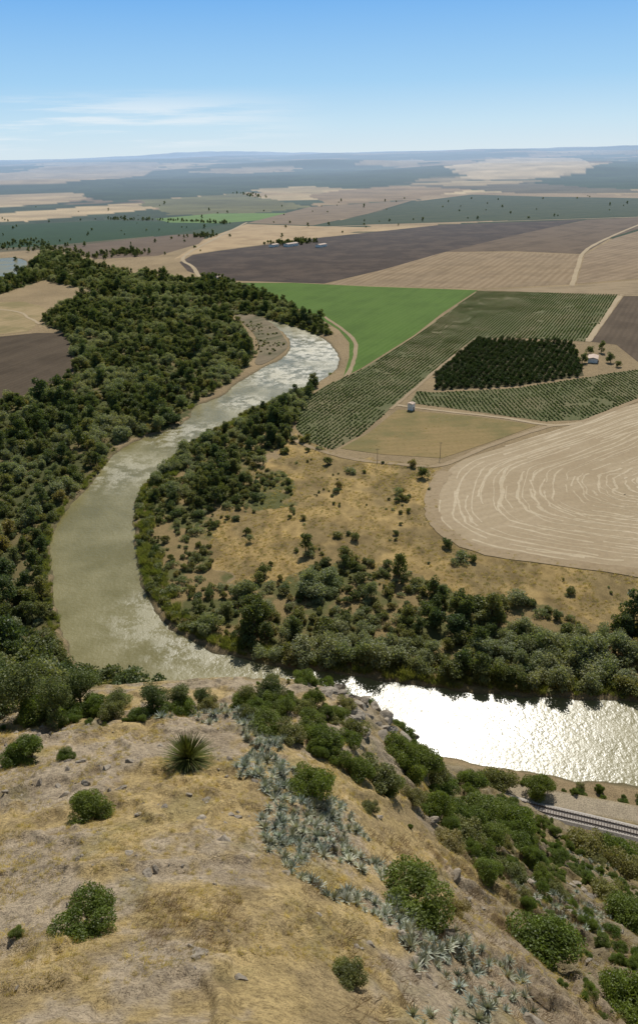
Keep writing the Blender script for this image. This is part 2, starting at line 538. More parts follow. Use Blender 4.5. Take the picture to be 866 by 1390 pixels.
def fill(poly, sp, seed, jit=0.45, dens=1.0, clump=0.0, csc=20.0, ang=0.0, spy=None):
    """jittered grid inside a world polygon"""
    r = np.random.default_rng(seed)
    poly = np.asarray(poly); spy = spy or sp
    ca, sa = math.cos(ang), math.sin(ang)
    q = np.stack([poly[:, 0]*ca+poly[:, 1]*sa, -poly[:, 0]*sa+poly[:, 1]*ca], 1)
    lo = q.min(0); hi = q.max(0)
    gx, gy = np.meshgrid(np.arange(lo[0], hi[0], sp), np.arange(lo[1], hi[1], spy))
    gx = gx.ravel()+(r.random(gx.size)-0.5)*2*jit*sp; gy = gy.ravel()+(r.random(gy.size)-0.5)*2*(jit if spy == sp else 0.04)*spy
    x = gx*ca-gy*sa; y = gx*sa+gy*ca
    k = inside(x, y, poly) & (r.random(x.size) < dens)
    if clump > 0: k &= fbm(x/csc, y/csc, seed, 3) > clump
    return x[k], y[k]

# ------------------------------------------------------------------ ground colours
def rpoly(pts, n=3): return smooth_line(flat(pts), n, True)
P_forest = flat([(-500,700),(-300,560),(-100,575),(0,548),(60,530),(103,508),(98,478),(90,452),(58,440),(62,425),(110,405),(130,395),(60,380),(0,400),(-150,410),(-150,385),(0,385),(40,365),(60,340),(90,347),(130,362),(190,372),(250,380),
  (300,384),(350,398),(400,420),(438,436),(452,455),(430,455),(380,437),(345,427),(312,428),(335,455),(345,485),(322,512),(265,548),(255,562),(235,578),(165,602),(125,652),(82,702),(70,735),(70,770),(82,850),(95,905),(60,960),(-200,960),(-500,900)])
P_bank = flat([(462,490),(448,508),(420,524),(395,534),(345,556),(300,578),(243,613),(192,665),(184,700),(188,750),(197,790),(235,848),(320,888),(480,913),(640,935),(880,948),(1300,965),(1300,880),(1000,868),(866,850),(800,845),(700,812),(640,815),(560,775),(470,755),(415,775),(360,790),(310,790),(285,745),(300,705),(330,690),(400,690),(400,660),(380,640),(330,625),(385,610),(402,570),(430,520)])
P_dry = flat([(400,585),(450,612),(480,622),(590,632),(594,700),(640,742),(866,780),(1100,800),(1300,830),(1300,900),(1000,880),(866,862),(640,830),(500,790),(330,800),(270,740),(300,690),(330,640),(380,620)])

paint = [  # polygon (survey), albedo
 ([(-200,272),(60,262),(140,262),(100,275),(-200,290)], (0.42,0.31,0.18)),
 ([(-200,292),(0,290),(150,278),(270,272),(200,284),(60,299),(-200,305)], (0.50,0.37,0.21)),
 ([(200,272),(330,262),(420,280),(330,291),(215,292)], (0.17,0.16,0.07)),
 ([(100,262),(240,240),(470,230),(600,238),(520,252),(330,262),(150,275)], (0.045,0.065,0.03)),
 ([(430,262),(540,252),(640,256),(560,270),(430,280)], (0.30,0.21,0.12)),
 ([(600,226),(700,213),(790,215),(810,228),(740,242),(640,244)], (0.55,0.42,0.26)),
 ([(720,250),(790,232),(866,212),(1000,208),(1000,258),(800,257)], (0.045,0.07,0.033)),
 ([(-200,238),(0,235),(100,222),(220,221),(200,238),(80,250),(-200,258)], (0.38,0.28,0.17)),
 ([(330,258),(420,252),(470,256),(420,264)], (0.42,0.32,0.18)),
 ([(560,252),(700,248),(866,258),(866,262),(700,262)], (0.13,0.11,0.07)),
 ([(560,249),(640,246),(740,245),(700,249),(600,253)], (0.40,0.30,0.17)),
 ([(250,233),(360,226),(420,228),(330,236)], (0.36,0.27,0.16)),
 ([(480,222),(560,216),(600,219),(540,226)], (0.36,0.27,0.16)),
]
paintw = [(cast(a)[0][:, :2], c) for a, c in paint]

def ground_color(x, y, z):
    r = np.hypot(x, y)
    n = len(x)
    col = np.zeros((n, 3)); col[:] = (0.30, 0.225, 0.135)
    # parcel patchwork of the distant farmland
    far = r > 1500
    xf, yf = x[far], y[far]
    wx = xf+(fbm(xf/900, yf/900, 5, 3)-0.5)*500; wy = yf+(fbm(xf/900, yf/900, 6, 3)-0.5)*500
    big = r[far] > 5200
    a = 0.35; cx = wx*math.cos(a)+wy*math.sin(a); cy = -wx*math.sin(a)+wy*math.cos(a)
    sy = np.where(big, 1300.0, 380.0); sx = np.where(big, 1100.0, 520.0)
    ry = np.floor(cy/sy); rx = np.floor(cx/sx+0.37*ry)
    h = _hash(rx.astype(np.int64), ry.astype(np.int64), 77)
    pal = np.array([(0.44,0.32,0.18),(0.06,0.08,0.042),(0.22,0.155,0.10),(0.38,0.27,0.155),(0.07,0.095,0.05),(0.30,0.23,0.13),(0.15,0.13,0.075),(0.50,0.38,0.22),(0.05,0.07,0.035),(0.33,0.24,0.145)])
    cc = pal[(h*len(pal)).astype(int) % len(pal)]
    ol = fbm(xf/2100, yf/1500, 61, 4)
    k = sst(0.51, 0.54, ol)[:, None]
    cc = cc*(1-k)+np.array((0.05,0.068,0.034))*k
    cc = cc*(0.6+0.8*fbm(xf/110, yf/110, 62, 3))[:, None]
    rv = 1-np.abs(2*fbm(xf/700, yf/700, 66, 4)-1)
    k = sst(0.96, 0.985, rv)[:, None]
    cc = cc*(1-k)+np.array((0.05,0.065,0.035))*k
    col[far] = cc
    for poly, c in paintw:
        lo = poly.min(0)-60; hi = poly.max(0)+60
        m = (x > lo[0]) & (x < hi[0]) & (y > lo[1]) & (y < hi[1]) & (r > 1500)
        ii = np.nonzero(m)[0]
        if len(ii) == 0: continue
        xx, yy = x[ii], y[ii]
        q = inside(xx+(fbm(xx/150, yy/150, 8, 2)-0.5)*90, yy+(fbm(xx/150, yy/150, 12, 2)-0.5)*90, poly)
        sel = ii[q]
        col[sel] = np.array(c)*(0.5+1.0*fbm(x[sel]/160, y[sel]/100, 63, 4))[:, None]
    # near plain
    m = (r < 1900)
    ii = np.nonzero(m)[0]; xx, yy = x[ii], y[ii]
    jx = xx+(fbm(xx/7, yy/7, 14, 3)-0.5)*12; jy = yy+(fbm(xx/7, yy/7, 15, 3)-0.5)*12
    base = np.array((0.33,0.245,0.14))*(0.75+0.5*fbm(xx/30, yy/30, 16, 4))[:, None]
    near = (r[ii] < 1500)[:, None]
    cc = np.where(near, base, col[ii])
    k = inside(jx, jy, P_dry)
    g = fbm(xx/16, yy/16, 18, 5)[:, None]
    gold = np.array((0.42,0.295,0.125))*(1-sst(0.4,0.62,g)) + np.array((0.28,0.205,0.095))*sst(0.4,0.62,g)
    gold = gold*(0.55+0.85*fbm(xx/3, yy/5, 19, 3))[:, None]
    cc[k] = gold[k]
    k = inside(jx, jy, P_bank)
    g2 = sst(0.42, 0.6, fbm(xx/12, yy/12, 24, 4))[:, None]
    cc[k] = (np.array((0.14,0.14,0.055))*(1-g2)+np.array((0.30,0.22,0.105))*g2)[k]
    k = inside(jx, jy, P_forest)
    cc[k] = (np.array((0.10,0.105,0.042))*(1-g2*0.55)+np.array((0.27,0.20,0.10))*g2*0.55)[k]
    # hill
    zz = z[ii]
    f1 = fbm(xx/6, yy/6, 31, 5); f2 = fbm(xx/0.9, yy/0.9, 32, 4)
    a = sst(0.42, 0.56, f1+0.35*(f2-0.5))[:, None]
    hc = np.array((0.52,0.385,0.185))*(1-a)+np.array((0.47,0.375,0.26))*a
    b_ = sst(0.52, 0.64, fbm(xx/2.4, yy/2.4, 36, 5))[:, None]
    hc = hc*(1-0.42*b_)+np.array((0.25,0.19,0.12))*0.42*b_
    rt = sst(0.0, 20.0, xx-0.10*yy)[:, None]
    hc = hc*(1-0.5*rt)+np.array((0.22,0.165,0.105))*0.5*rt
    lf = sst(96, 80, zz)[:, None]
    hc = hc*(1-0.35*lf)+np.array((0.14,0.13,0.06))*0.35*lf
    gb = (sst(0.60, 0.72, fbm(xx/4.5, yy/4.5, 39, 4))[:, None])*0.35
    hc = hc*(1-gb)+np.array((0.20,0.19,0.08))*gb
    hc = hc*(0.72+0.5*f2)[:, None]
    w = sst(0.6, 3.0, zz)[:, None]
    cc = cc*(1-w)+hc*w
    rd = segdist(xx, yy, svc)
    w = ((1-sst(2.0, 3.2, rd))*(xx > 20))[:, None]
    cc = cc*(1-w)+np.array((0.46,0.38,0.27))*w
    d = rsd(xx, yy)
    w = ((1-sst(-1.5, 1.0, d))*(zz < 3))[:, None]
    cc = cc*(1-w)+np.array((0.15,0.125,0.07))*w
    col[ii] = cc
    return col

# ------------------------------------------------------------------ ground sheet
rr = [4.0]
while rr[-1] < 62000:
    r_ = rr[-1]
    rr.append(r_+min(260.0 if r_ < 30000 else 900.0, max(0.35 if r_ < 90 else 0.6, r_*r_/150000*1.35)))
rr = np.array(rr)
az = np.concatenate([np.arange(-80, -29, 0.5), np.arange(-29, 29, 0.115), np.arange(29, 80.5, 0.5)])
azr = np.radians(az)
GX = rr[:, None]*np.sin(azr)[None]; GY = rr[:, None]*np.cos(azr)[None]
nx, ny = len(azr), len(rr)
x = GX.ravel(); y = GY.ravel()
z0 = base_h(x, y)
z = z0-3.2*(1-sst(-7, 1.5, rsd(x, y)))*(z0 < 6)
col = ground_color(x, y, z0)
me = bpy.data.meshes.new('ground')
me.vertices.add(nx*ny); me.vertices.foreach_set('co', np.stack([x, y, z], 1).astype(np.float32).ravel())
i = np.arange((ny-1)*(nx-1)); row = i//(nx-1); cl = i % (nx-1)
a = row*nx+cl
quads = np.stack([a, a+nx, a+nx+1, a+1], 1)[:, ::-1]
me.loops.add(len(a)*4); me.polygons.add(len(a))
me.loops.foreach_set('vertex_index', quads.ravel().astype(np.int32))
me.polygons.foreach_set('loop_start', (np.arange(len(a))*4).astype(np.int32))
me.polygons.foreach_set('use_smooth', np.ones(len(a), bool))
me.update(calc_edges=True); me.validate()
ca = me.color_attributes.new('Col', 'FLOAT_COLOR', 'POINT')
ca.data.foreach_set('color', np.hstack([col, np.ones((len(col), 1))]).astype(np.float32).ravel())
m, nt, out = new_mat('ground_soil')
at = nt.nodes.new('ShaderNodeAttribute'); at.attribute_name = 'Col'
p = pos(nt)
n1 = noise(nt, p, 3.0, 6, 0.75); n2 = noise(nt, p, 0.35, 5, 0.6); n3 = noise(nt, p, 12.0, 4, 0.7)
c = mixc(nt, ramp(nt, n1, 0.38, 0.66), mixc(nt, 1.0, at.outputs['Color'], (1.22,1.2,1.14), 'MULTIPLY'), mixc(nt, 1.0, at.outputs['Color'], (0.66,0.65,0.64), 'MULTIPLY'))
c = mixc(nt, ramp(nt, n2, 0.3, 0.75), c, mixc(nt, 1.0, c, (0.82,0.82,0.82), 'MULTIPLY'))
c = mixc(nt, ramp(nt, n3, 0.5, 0.68), c, mixc(nt, 1.0, c, (0.5,0.48,0.45), 'MULTIPLY'))
vo = nt.nodes.new('ShaderNodeTexVoronoi'); vo.inputs['Scale'].default_value = 2.6; nt.links.new(p, vo.inputs['Vector'])
stn = mth(nt, 'SUBTRACT', 1.0, ramp(nt, vo.outputs['Distance'], 0.10, 0.2))
stn = mth(nt, 'MULTIPLY', stn, ramp(nt, n2, 0.45, 0.6))
c = mixc(nt, mth(nt, 'MULTIPLY', stn, 0.6), c, mixc(nt, 1.0, c, (1.35,1.4,1.5), 'MULTIPLY'))
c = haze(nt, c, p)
hh = mth(nt, 'ADD', mth(nt, 'ADD', n1, mth(nt, 'MULTIPLY', n3, 0.4)), mth(nt, 'MULTIPLY', stn, 0.5))
finish(nt, out, c, 0.95, hh, 0.9, 0.28, 0.05)
me.materials.append(m)
add_obj('ground', me)

# ------------------------------------------------------------------ water
m, nt, out = new_mat('river_water')
p = pos(nt)
w1 = noise(nt, p, 0.8, 3, 0.55); w2 = noise(nt, p, 0.12, 3, 0.5); w3 = noise(nt, p, 0.03, 5, 0.65)
rif = None
for (u, v), rad in (((430,470),50),((385,508),30),((330,545),16),((250,590),24),((150,640),26),((215,835),18),((255,872),14)):
    q = flat([(u, v)])[0]
    dn = nt.nodes.new('ShaderNodeVectorMath'); dn.operation = 'DISTANCE'; nt.links.new(p, dn.inputs[0]); dn.inputs[1].default_value = (q[0], q[1], -0.7)
    g = mth(nt, 'SUBTRACT', 1.0, ramp(nt, dn.outputs['Value'], rad*0.3, rad*1.5))
    rif = g if rif is None else mth(nt, 'MAXIMUM', rif, g)
rif = mth(nt, 'MULTIPLY', rif, ramp(nt, noise(nt, p, 0.12, 6, 0.75), 0.44, 0.58))
chop = noise(nt, p, 2.2, 2, 0.6)
hgt = mth(nt, 'ADD', mth(nt, 'ADD', w1, mth(nt, 'MULTIPLY', w2, 0.9)), mth(nt, 'MULTIPLY', mth(nt, 'MULTIPLY', chop, rif), 0.5))
c = mixc(nt, ramp(nt, w3, 0.35, 0.65), (0.165,0.14,0.045), (0.215,0.182,0.066))
b = finish(nt, out, c, 0.2, hgt, 0.38, 0.42, 0.5)
rg = nt.nodes.new('ShaderNodeMapRange'); nt.links.new(w3, rg.inputs[0]); rg.inputs[1].default_value = 0.35; rg.inputs[2].default_value = 0.65
rg.inputs[3].default_value = 0.24; rg.inputs[4].default_value = 0.40
nt.links.new(mth(nt, 'ADD', rg.outputs[0], mth(nt, 'MULTIPLY', rif, 0.24)), b.inputs['Roughness'])
nt.links.new(mth(nt, 'ADD', 0.48, mth(nt, 'MULTIPLY', rif, 0.5)), b.inputs['Specular IOR Level'])
M_water = m
for nm, R in (('river', river), ('river', river2)):
    nrm = np.gradient(R, axis=0); nrm = np.stack([nrm[:, 1], -nrm[:, 0]], 1); nrm /= np.linalg.norm(nrm, axis=1)[:, None]+1e-9
    area = 0.5*np.sum(R[:, 0]*np.roll(R[:, 1], -1)-np.roll(R[:, 0], -1)*R[:, 1])
    R2 = R+nrm*(1.2 if area > 0 else -1.2)
    bm = bmesh.new()
    bm.faces.new([bm.verts.new((q[0], q[1], -0.7)) for q in R2])
    bmesh.ops.recalc_face_normals(bm, faces=bm.faces)
    for f in bm.faces:
        if f.normal.z < 0: f.normal_flip()
    bmesh.ops.triangulate(bm, faces=bm.faces)
    me = bpy.data.meshes.new(nm); bm.to_mesh(me); bm.free(); me.materials.append(M_water)
    add_obj(nm, me)

# ------------------------------------------------------------------ field sheets and tracks
zlev = [0.02]
def sheet(name, poly, mat, dz=0.005):
    zlev[0] += dz
    bm = bmesh.new()
    f = bm.faces.new([bm.verts.new((q[0], q[1], zlev[0])) for q in poly])
    f.normal_update()
    if f.normal.z < 0: f.normal_flip()
    bmesh.ops.triangulate(bm, faces=bm.faces)
    me = bpy.data.meshes.new(name); bm.to_mesh(me); bm.free(); me.materials.append(mat)
    return add_obj(name, me)
def ribbon_geo(line, w, z, jitter=0.0, seed=0):
    r = np.random.default_rng(seed)
    line = np.asarray(line); t = np.gradient(line, axis=0); t /= np.linalg.norm(t, axis=1)[:, None]+1e-9
    nn = np.stack([-t[:, 1], t[:, 0]], 1)
    w1_ = w/2*(1+jitter*(r.random(len(line))-0.5)); w2_ = w/2*(1+jitter*(r.random(len(line))-0.5))
    a = line+nn*w1_[:, None]; b = line-nn*w2_[:, None]
    v = [(q[0], q[1], z) for q in a]+[(q[0], q[1], z) for q in b]
    k = len(line)
    return v, [(i+k, i+1+k, i+1, i) for i in range(k-1)]
def track(name, px, w, mat, sub=6, jit=0.5):
    zlev[0] += 0.005
    v, f = ribbon_geo(smooth_line(flat(px), sub), w, zlev[0], jit, len(px))
    return add_obj(name, mk_mesh(name, v, f, None, [mat]))

def ang_of(a, b):
    q = flat([a, b]); return math.atan2(q[1][1]-q[0][1], q[1][0]-q[0][0])
A_main = ang_of((478,500), (645,395))

F = field_mat
sheet('crop_field', flat([(-300,322),(0,306),(150,299),(312,303),(235,318),(60,334),(-300,352)]), F('dark_green_crop', (0.03,0.06,0.022), (0.045,0.08,0.026), 0.3, 8, 0.4, 0.3))
sheet('meadow', flat([(210,297),(290,290),(400,289),(350,299),(300,303),(230,302)]), F('light_green_crop', (0.14,0.22,0.05), (0.17,0.24,0.07), 0.3, 8, 0.4, 0.3))
sheet('ploughed_field', flat([(85,335),(235,319),(285,316),(270,331),(215,347),(130,352)]), F('brown_soil', (0.15,0.105,0.068), (0.20,0.142,0.092), 0.3, 8, 0.4, 0.4))
sheet('stubble_field', flat([(236,352),(285,322),(335,304),(425,307),(520,309),(440,321),(300,339),(262,345)]), F('tan_stubble', (0.42,0.29,0.155), (0.50,0.37,0.21), 0.5, 8, 0.4, 0.6, (0.27,0.18,0.095)))
sheet('olive_grove', flat([(425,307),(500,291),(560,274),(640,264),(740,267),(866,269),(1050,270),(1050,290),(866,293),(600,302)]), F('olive_rows', (0.04,0.062,0.026), (0.11,0.105,0.055), 0.6, 14, 0.5, 0.5, (0.035,0.05,0.024)))
sheet('stubble_field', flat([(335,303),(420,281),(560,272),(500,290),(425,306)]), F('greybrown', (0.22,0.155,0.09), (0.27,0.195,0.12), 0.6, 10, 0.4, 0.5))
sheet('ploughed_field', flat([(244,356),(262,346),(300,340),(440,322),(600,305),(792,298),(700,320),(600,343),(520,366),(440,385),(290,380),(255,368)]), F('dark_ploughed', (0.058,0.044,0.036), (0.085,0.064,0.050), 0.9, 10, 0.5, 0.7, (0.13,0.094,0.068)))
sheet('stubble_field', flat([(442,386),(520,366),(600,343),(700,343),(788,346),(776,386),(645,392)]), F('tan_brown_stubble', (0.25,0.175,0.10), (0.34,0.25,0.15), A_main, 9, 0.8, 0.6, (0.18,0.13,0.078)))
sheet('fallow_field', flat([(604,342),(700,319),(796,298),(866,295),(1050,290),(900,300),(830,322),(790,345),(700,341)]), F('brown_fallow', (0.145,0.103,0.068), (0.195,0.14,0.09), 0.8, 9, 0.5, 0.6))
sheet('fallow_field', flat([(793,346),(834,323),(905,302),(1050,293),(1050,372),(866,378),(782,385)]), F('brown_fallow2', (0.25,0.18,0.108), (0.33,0.24,0.15), 0.8, 12, 0.8, 0.6, (0.17,0.12,0.075)))
sheet('fallow_field', flat([(650,394),(777,388),(866,380),(1050,374),(1050,402),(866,400),(842,400)]), F('tan_headland', (0.31,0.23,0.135), (0.36,0.27,0.165), 0.2, 7, 0.4, 0.6))
sheet('ploughed_field', flat([(846,402),(1050,405),(1050,505),(866,492),(836,468),(802,464)]), F('brown_plough', (0.11,0.08,0.053), (0.15,0.11,0.072), 1.1, 5, 0.5, 0.5))
sheet('ploughed_field', flat([(-300,462),(0,457),(50,452),(90,452),(98,478),(101,505),(60,528),(0,547),(-300,580)]), F('dark_plough_left', (0.09,0.066,0.043), (0.12,0.09,0.058), 1.2, 5, 0.4, 0.6))
sheet('dry_ground', rpoly([(-300,420),(0,410),(40,412),(62,420),(50,440),(0,454),(-300,458)]), F('dry_left', (0.38,0.28,0.15), (0.30,0.225,0.11), 1.2, 7, 0.4, 0.7, (0.17,0.15,0.06)))
G_px = [(306,384),(400,384),(500,389),(648,394),(600,425),(562,455),(490,500),(466,512),(474,485),(474,465),(460,448),(430,430),(380,408),(340,394)]
sheet('green_field', flat(G_px), F('green_crop', (0.088,0.150,0.028), (0.115,0.18,0.040), A_main, 5, 0.6, 0.6, (0.07,0.117,0.025)))
soil = F('crop_soil', (0.145,0.14,0.065), (0.10,0.115,0.048), A_main, 2.6, 0.6, 0.5, (0.23,0.18,0.10))
V1_px = [(648,395),(840,400),(795,464),(705,459),(645,459),(590,503),(535,550),(490,590),(452,611),(420,600),(402,582),(405,548),(440,525),(494,500),(564,456)]
V2_px = [(566,531),(590,533),(700,527),(800,512),(832,506),(866,502),(980,500),(980,532),(866,540),(790,570),(740,572),(640,558),(556,547)]
O_px = [(648,461),(775,465),(782,480),(792,510),(700,524),(592,530),(590,506)]
V1 = flat(V1_px); V2 = flat(V2_px); O1 = flat(O_px)
sheet('crop_field', V1, soil)
sheet('crop_field', V2, soil)
sheet('orchard_ground', O1, F('orchard_soil', (0.09,0.08,0.04), (0.12,0.10,0.05), A_main, 5, 0.5, 0.4))
sheet('fallow_field', rpoly([(540,556),(640,565),(730,577),(660,602),(600,622),(520,617),(462,609),(500,588)], 1), F('weedy_fallow', (0.30,0.21,0.095), (0.24,0.18,0.075), 0.1, 6, 0.5, 0.8, (0.15,0.14,0.055)))
pale_b = [(1300,470),(1000,520),(866,547),(790,572),(700,602),(630,624),(604,645),(592,680),(594,703),(610,722),(650,740),(720,754),(800,766),(880,776),(1000,790),(1300,830)]
pale = smooth_line(flat(pale_b), 6)
sheet('harvested_field', pale, F('straw_stubble', (0.42,0.325,0.205), (0.36,0.275,0.165), 0.45, 5, 0.5, 0.7, (0.33,0.245,0.145)))
zlev[0] += 0.005
foc = flat([(905,655)])[0]
V = []; Fc = []
rw_ = np.random.default_rng(3)
for k in range(1, 38):
    s = 1-k*0.0255+0.007*rw_.normal()
    ln = foc+(pale-foc)*s
    j = np.arange(len(ln)); ln = ln+np.stack([fbm(j/6.0, j*0+k, 3, 2)-0.5, fbm(j/6.0, j*0+k+50, 4, 2)-0.5], 1)*4.0
    a0 = 0
    while a0 < len(ln)-4:
        L_ = int(rw_.integers(4, 22)); a1 = min(len(ln), a0+L_)
        if rw_.random() < 0.72 and a1-a0 > 2:
            v, f = ribbon_geo(ln[a0:a1], 0.4+0.9*rw_.random(), zlev[0]+0.001*k, 1.4, k+a0)
            o_ = len(V); V += v; Fc += [tuple(q+o_ for q in g) for g in f]
        a0 = a1-1 if rw_.random() < 0.6 else a1+2
add_obj('straw_windrows', mk_mesh('straw_windrows', V, Fc, None, [F('straw', (0.53,0.43,0.285), (0.49,0.39,0.255), 0.4, 3, 0.5, 0.7, (0.42,0.325,0.20))]))

M_track = field_mat('dirt_track', (0.42,0.325,0.20), (0.46,0.36,0.23), 0.3, 3, 0.3, 0.5, (0.34,0.25,0.15))
M_track2 = field_mat('worn_track', (0.33,0.245,0.145), (0.38,0.29,0.18), 0.3, 3, 0.3, 0.5, (0.26,0.185,0.10))
zlev[0] += 0.04
track('dirt_road', [(386,560),(392,588),(412,603),(450,616),(490,625),(540,630),(590,633),(625,622),(660,607),(740,580),(790,572),(866,543),(980,505)], 3.2, M_track2)
track('dirt_road', [(538,550),(600,558),(680,567),(745,577),(790,574)], 3.0, M_track)
track('dirt_road', [(648,458),(620,480),(590,504),(570,522),(545,543),(530,556)], 2.6, M_track2)
track('dirt_road', [(842,400),(825,425),(808,448),(797,464)], 5.0, M_track)
track('dirt_road', [(660,393),(740,397),(842,401),(980,404)], 4.5, M_track2)
track('dirt_road', [(960,268),(900,292),(850,312),(810,330),(790,345),(784,362),(776,388)], 6, M_track)
track('dirt_road', [(430,308),(600,303),(792,297),(980,291)], 8, M_track)
track('dirt_road', [(335,302),(300,320),(262,340),(248,352),(262,362),(272,376),(300,384)], 6, M_track)
track('dirt_road', [(604,640),(590,662),(586,690),(596,716),(640,742),(720,758),(866,777),(1000,793)], 7, M_track2)
track('dirt_road', [(470,512),(480,490),(482,465),(466,448),(440,430)], 3.5, M_track2)
track('dirt_road', [(-200,410),(0,420),(40,432),(54,440)], 3, M_track)
sheet('gravel_bar', rpoly([(320,428),(345,428),(372,441),(384,456),(391,470),(378,483),(356,495),(346,492),(352,475),(344,452)]), F('gravel', (0.19,0.15,0.095), (0.25,0.20,0.125), 0.8, 6, 0.3, 0.9, (0.10,0.10,0.05)))

# ------------------------------------------------------------------ vegetation prototypes
trees = proto('broadleaf', [tree_mesh('broadleaf_a', 1, 9, 4.4, 1700, 0.33, M_tree, 0.25, 13), tree_mesh('broadleaf_b', 2, 7, 4.2, 1600, 0.33, M_tree, 0.15, 12),
   tree_mesh('broadleaf_c', 3, 10, 3.8, 1600, 0.33, M_tree, 0.2, 12), tree_mesh('broadleaf_d', 6, 12, 4.4, 1900, 0.35, M_tree, 0.22, 14),
   tree_mesh('scrub_a', 5, 5.5, 3.8, 1400, 0.29, M_scrub, 0.1, 12), tree_mesh('willow_a', 4, 7, 4.2, 1500, 0.29, M_willow, 0.12, 13), tree_mesh('willow_b', 7, 5.5, 4.4, 1500, 0.29, M_willow, 0.1, 13)])
scrubs = proto('scrub', [shrub_mesh('scrub_b', 11, 2.6, 2.2, 700, 0.22, M_scrub, 10), shrub_mesh('scrub_c', 12, 3.2, 2.4, 800, 0.22, M_tree, 11), shrub_mesh('scrub_d', 13, 2.2, 2.6, 650, 0.20, M_willow, 10),
   shrub_mesh('scrub_e', 14, 3.0, 2.0, 700, 0.22, M_scrub, 10)])
shr_meshes = [shrub_mesh('shrub_a', 21, 2.1, 1.35, 13000, 0.042, M_shrub, 18), shrub_mesh('shrub_b', 22, 1.8, 1.4, 13000, 0.042, M_shrub, 16), shrub_mesh('shrub_c', 23, 2.3, 1.3, 13000, 0.042, M_shrub, 20)]
hill_sh = proto('hill_shrub', shr_meshes+[shrub_mesh('shrub_d', 24, 1.6, 1.4, 7500, 0.05, M_scrub, 15)])
reeds = proto('reed', [blades_mesh('reed_a', 31, 90, 1.3, 2.4, 0.06, M_reed, 0.45), blades_mesh('reed_b', 32, 90, 1.5, 2.0, 0.06, M_reed, 0.6)])
crops = proto('crop_plant', [shrub_mesh('crop_a', 41, 0.9, 0.8, 55, 0.26, M_crop, 4), shrub_mesh('crop_b', 42, 0.8, 0.85, 55, 0.26, M_crop, 4)])
orch = proto('orange_tree', [tree_mesh('orange_a', 51, 4.2, 2.6, 520, 0.26, M_orch, 0.15, 7), tree_mesh('orange_b', 52, 3.9, 2.5, 520, 0.26, M_orch, 0.15, 7)])
agv_meshes = [rosette_mesh('agave_a', 61, 30, 0.75, 0.05, M_agave), rosette_mesh('agave_b', 62, 26, 0.62, 0.045, M_agave, (0, 75)), rosette_mesh('agave_c', 63, 34, 0.85, 0.05, M_agave, (15, 85))]
agv = proto('agave', agv_meshes)
grs = proto('grass', [blades_mesh('grass_a', 71, 34, 0.22, 0.28, 0.009, M_dry, 0.6), blades_mesh('grass_b', 72, 30, 0.3, 0.2, 0.009, M_dry, 0.9)])
brush = proto('brush', [blades_mesh('brush_a', 73, 60, 0.5, 0.5, 0.010, M_twig, 0.9), blades_mesh('brush_b', 74, 50, 0.6, 0.35, 0.010, M_twig, 1.2)])
rocks = proto('rock', [rock_mesh('rock_a', 81, M_rock), rock_mesh('rock_b', 82, M_rock), rock_mesh('rock_c', 83, M_rock)])

def place(x, y, dz=0.0):
    return np.stack([x, y, ground_h(x, y)+dz], 1)
def sizes(n, a, b, seed): return a+(b-a)*np.random.default_rng(seed).random(n)
def species(x, y, seed):
    """stands of like trees: broadleaf (0-3), scrub (4), willow (5-6)"""
    r = np.random.default_rng(seed)
    f = fbm(x/24, y/24, seed, 3)+0.22*(r.random(len(x))-0.5)
    return np.where(f < 0.48, r.integers(0, 4, len(x)), np.where(f < 0.56, 4, r.integers(5, 7, len(x))))

# left forest
x, y = fill(P_forest, 5.5, 201, 0.6, 0.9)
k = (rsd(x, y) > 1.5) & (fbm(x/11, y/11, 201, 3) > 0.42); x, y = x[k], y[k]
r = np.random.default_rng(77)
s = 0.30+0.9*fbm(x/18, y/18, 202, 3)+0.6*r.random(len(x))**3
scatter('riverside_woodland', place(x, y), s, trees, 7, 1, 0.08, species(x, y, 301))
x, y = fill(P_forest, 4.2, 203, 0.5, 0.75, 0.36, 14)
k = rsd(x, y) > 0.2; x, y = x[k], y[k]
scatter('riverside_undergrowth', place(x, y), sizes(len(x), 0.4, 1.25, 3), scrubs, 4, 2)
P_toe = np.array([(-260,60),(-120,72),(-70,66),(-45,78),(-30,110),(-45,200),(-120,215),(-260,260)])
x, y = fill(P_toe, 4.6, 204, 0.5, 0.92)
k = (rsd(x, y) > 2)&(base_h(x, y) < 94); x, y = x[k], y[k]
scatter('hillside_woodland', place(x, y), sizes(len(x), 0.5, 1.0, 5), trees, 7, 4, 0.08, species(x, y, 302)*(np.random.default_rng(8).random(len(x)) < 0.5))

# inner bank: dense belt and scattered scrub
B1 = flat([(258,862),(320,886),(480,912),(640,934),(880,947),(1300,962),(1300,880),(1000,868),(866,858),(790,850),(700,815),(650,822),(620,835),(560,780),(470,770),(405,780),(400,800),(440,840),(380,820),(330,800),(290,830)])
x, y = fill(B1, 4.9, 211, 0.55, 0.95); d = rsd(x, y)
k = (d > 1.5) & (fbm(x/11, y/11, 211, 3) > 0.31+0.15*sst(12, 45, d)); x, y = x[k], y[k]
scatter('bank_woodland', place(x, y), 0.35+0.75*fbm(x/16, y/16, 212, 3)+0.4*np.random.default_rng(5).random(len(x))**2, trees, 7, 7, 0.08, species(x, y, 305))
B2 = flat([(448,508),(420,524),(395,534),(345,556),(300,578),(243,613),(210,645),(205,680),(250,690),(310,685),(340,660),(380,640),(330,620),(385,612),(402,570),(430,525)])
x, y = fill(B2, 4.7, 213, 0.55, 0.9); d = rsd(x, y)
k = (d > 2.5) & (fbm(x/12, y/12, 213, 3) > 0.34+0.15*sst(12, 45, d)); x, y = x[k], y[k]
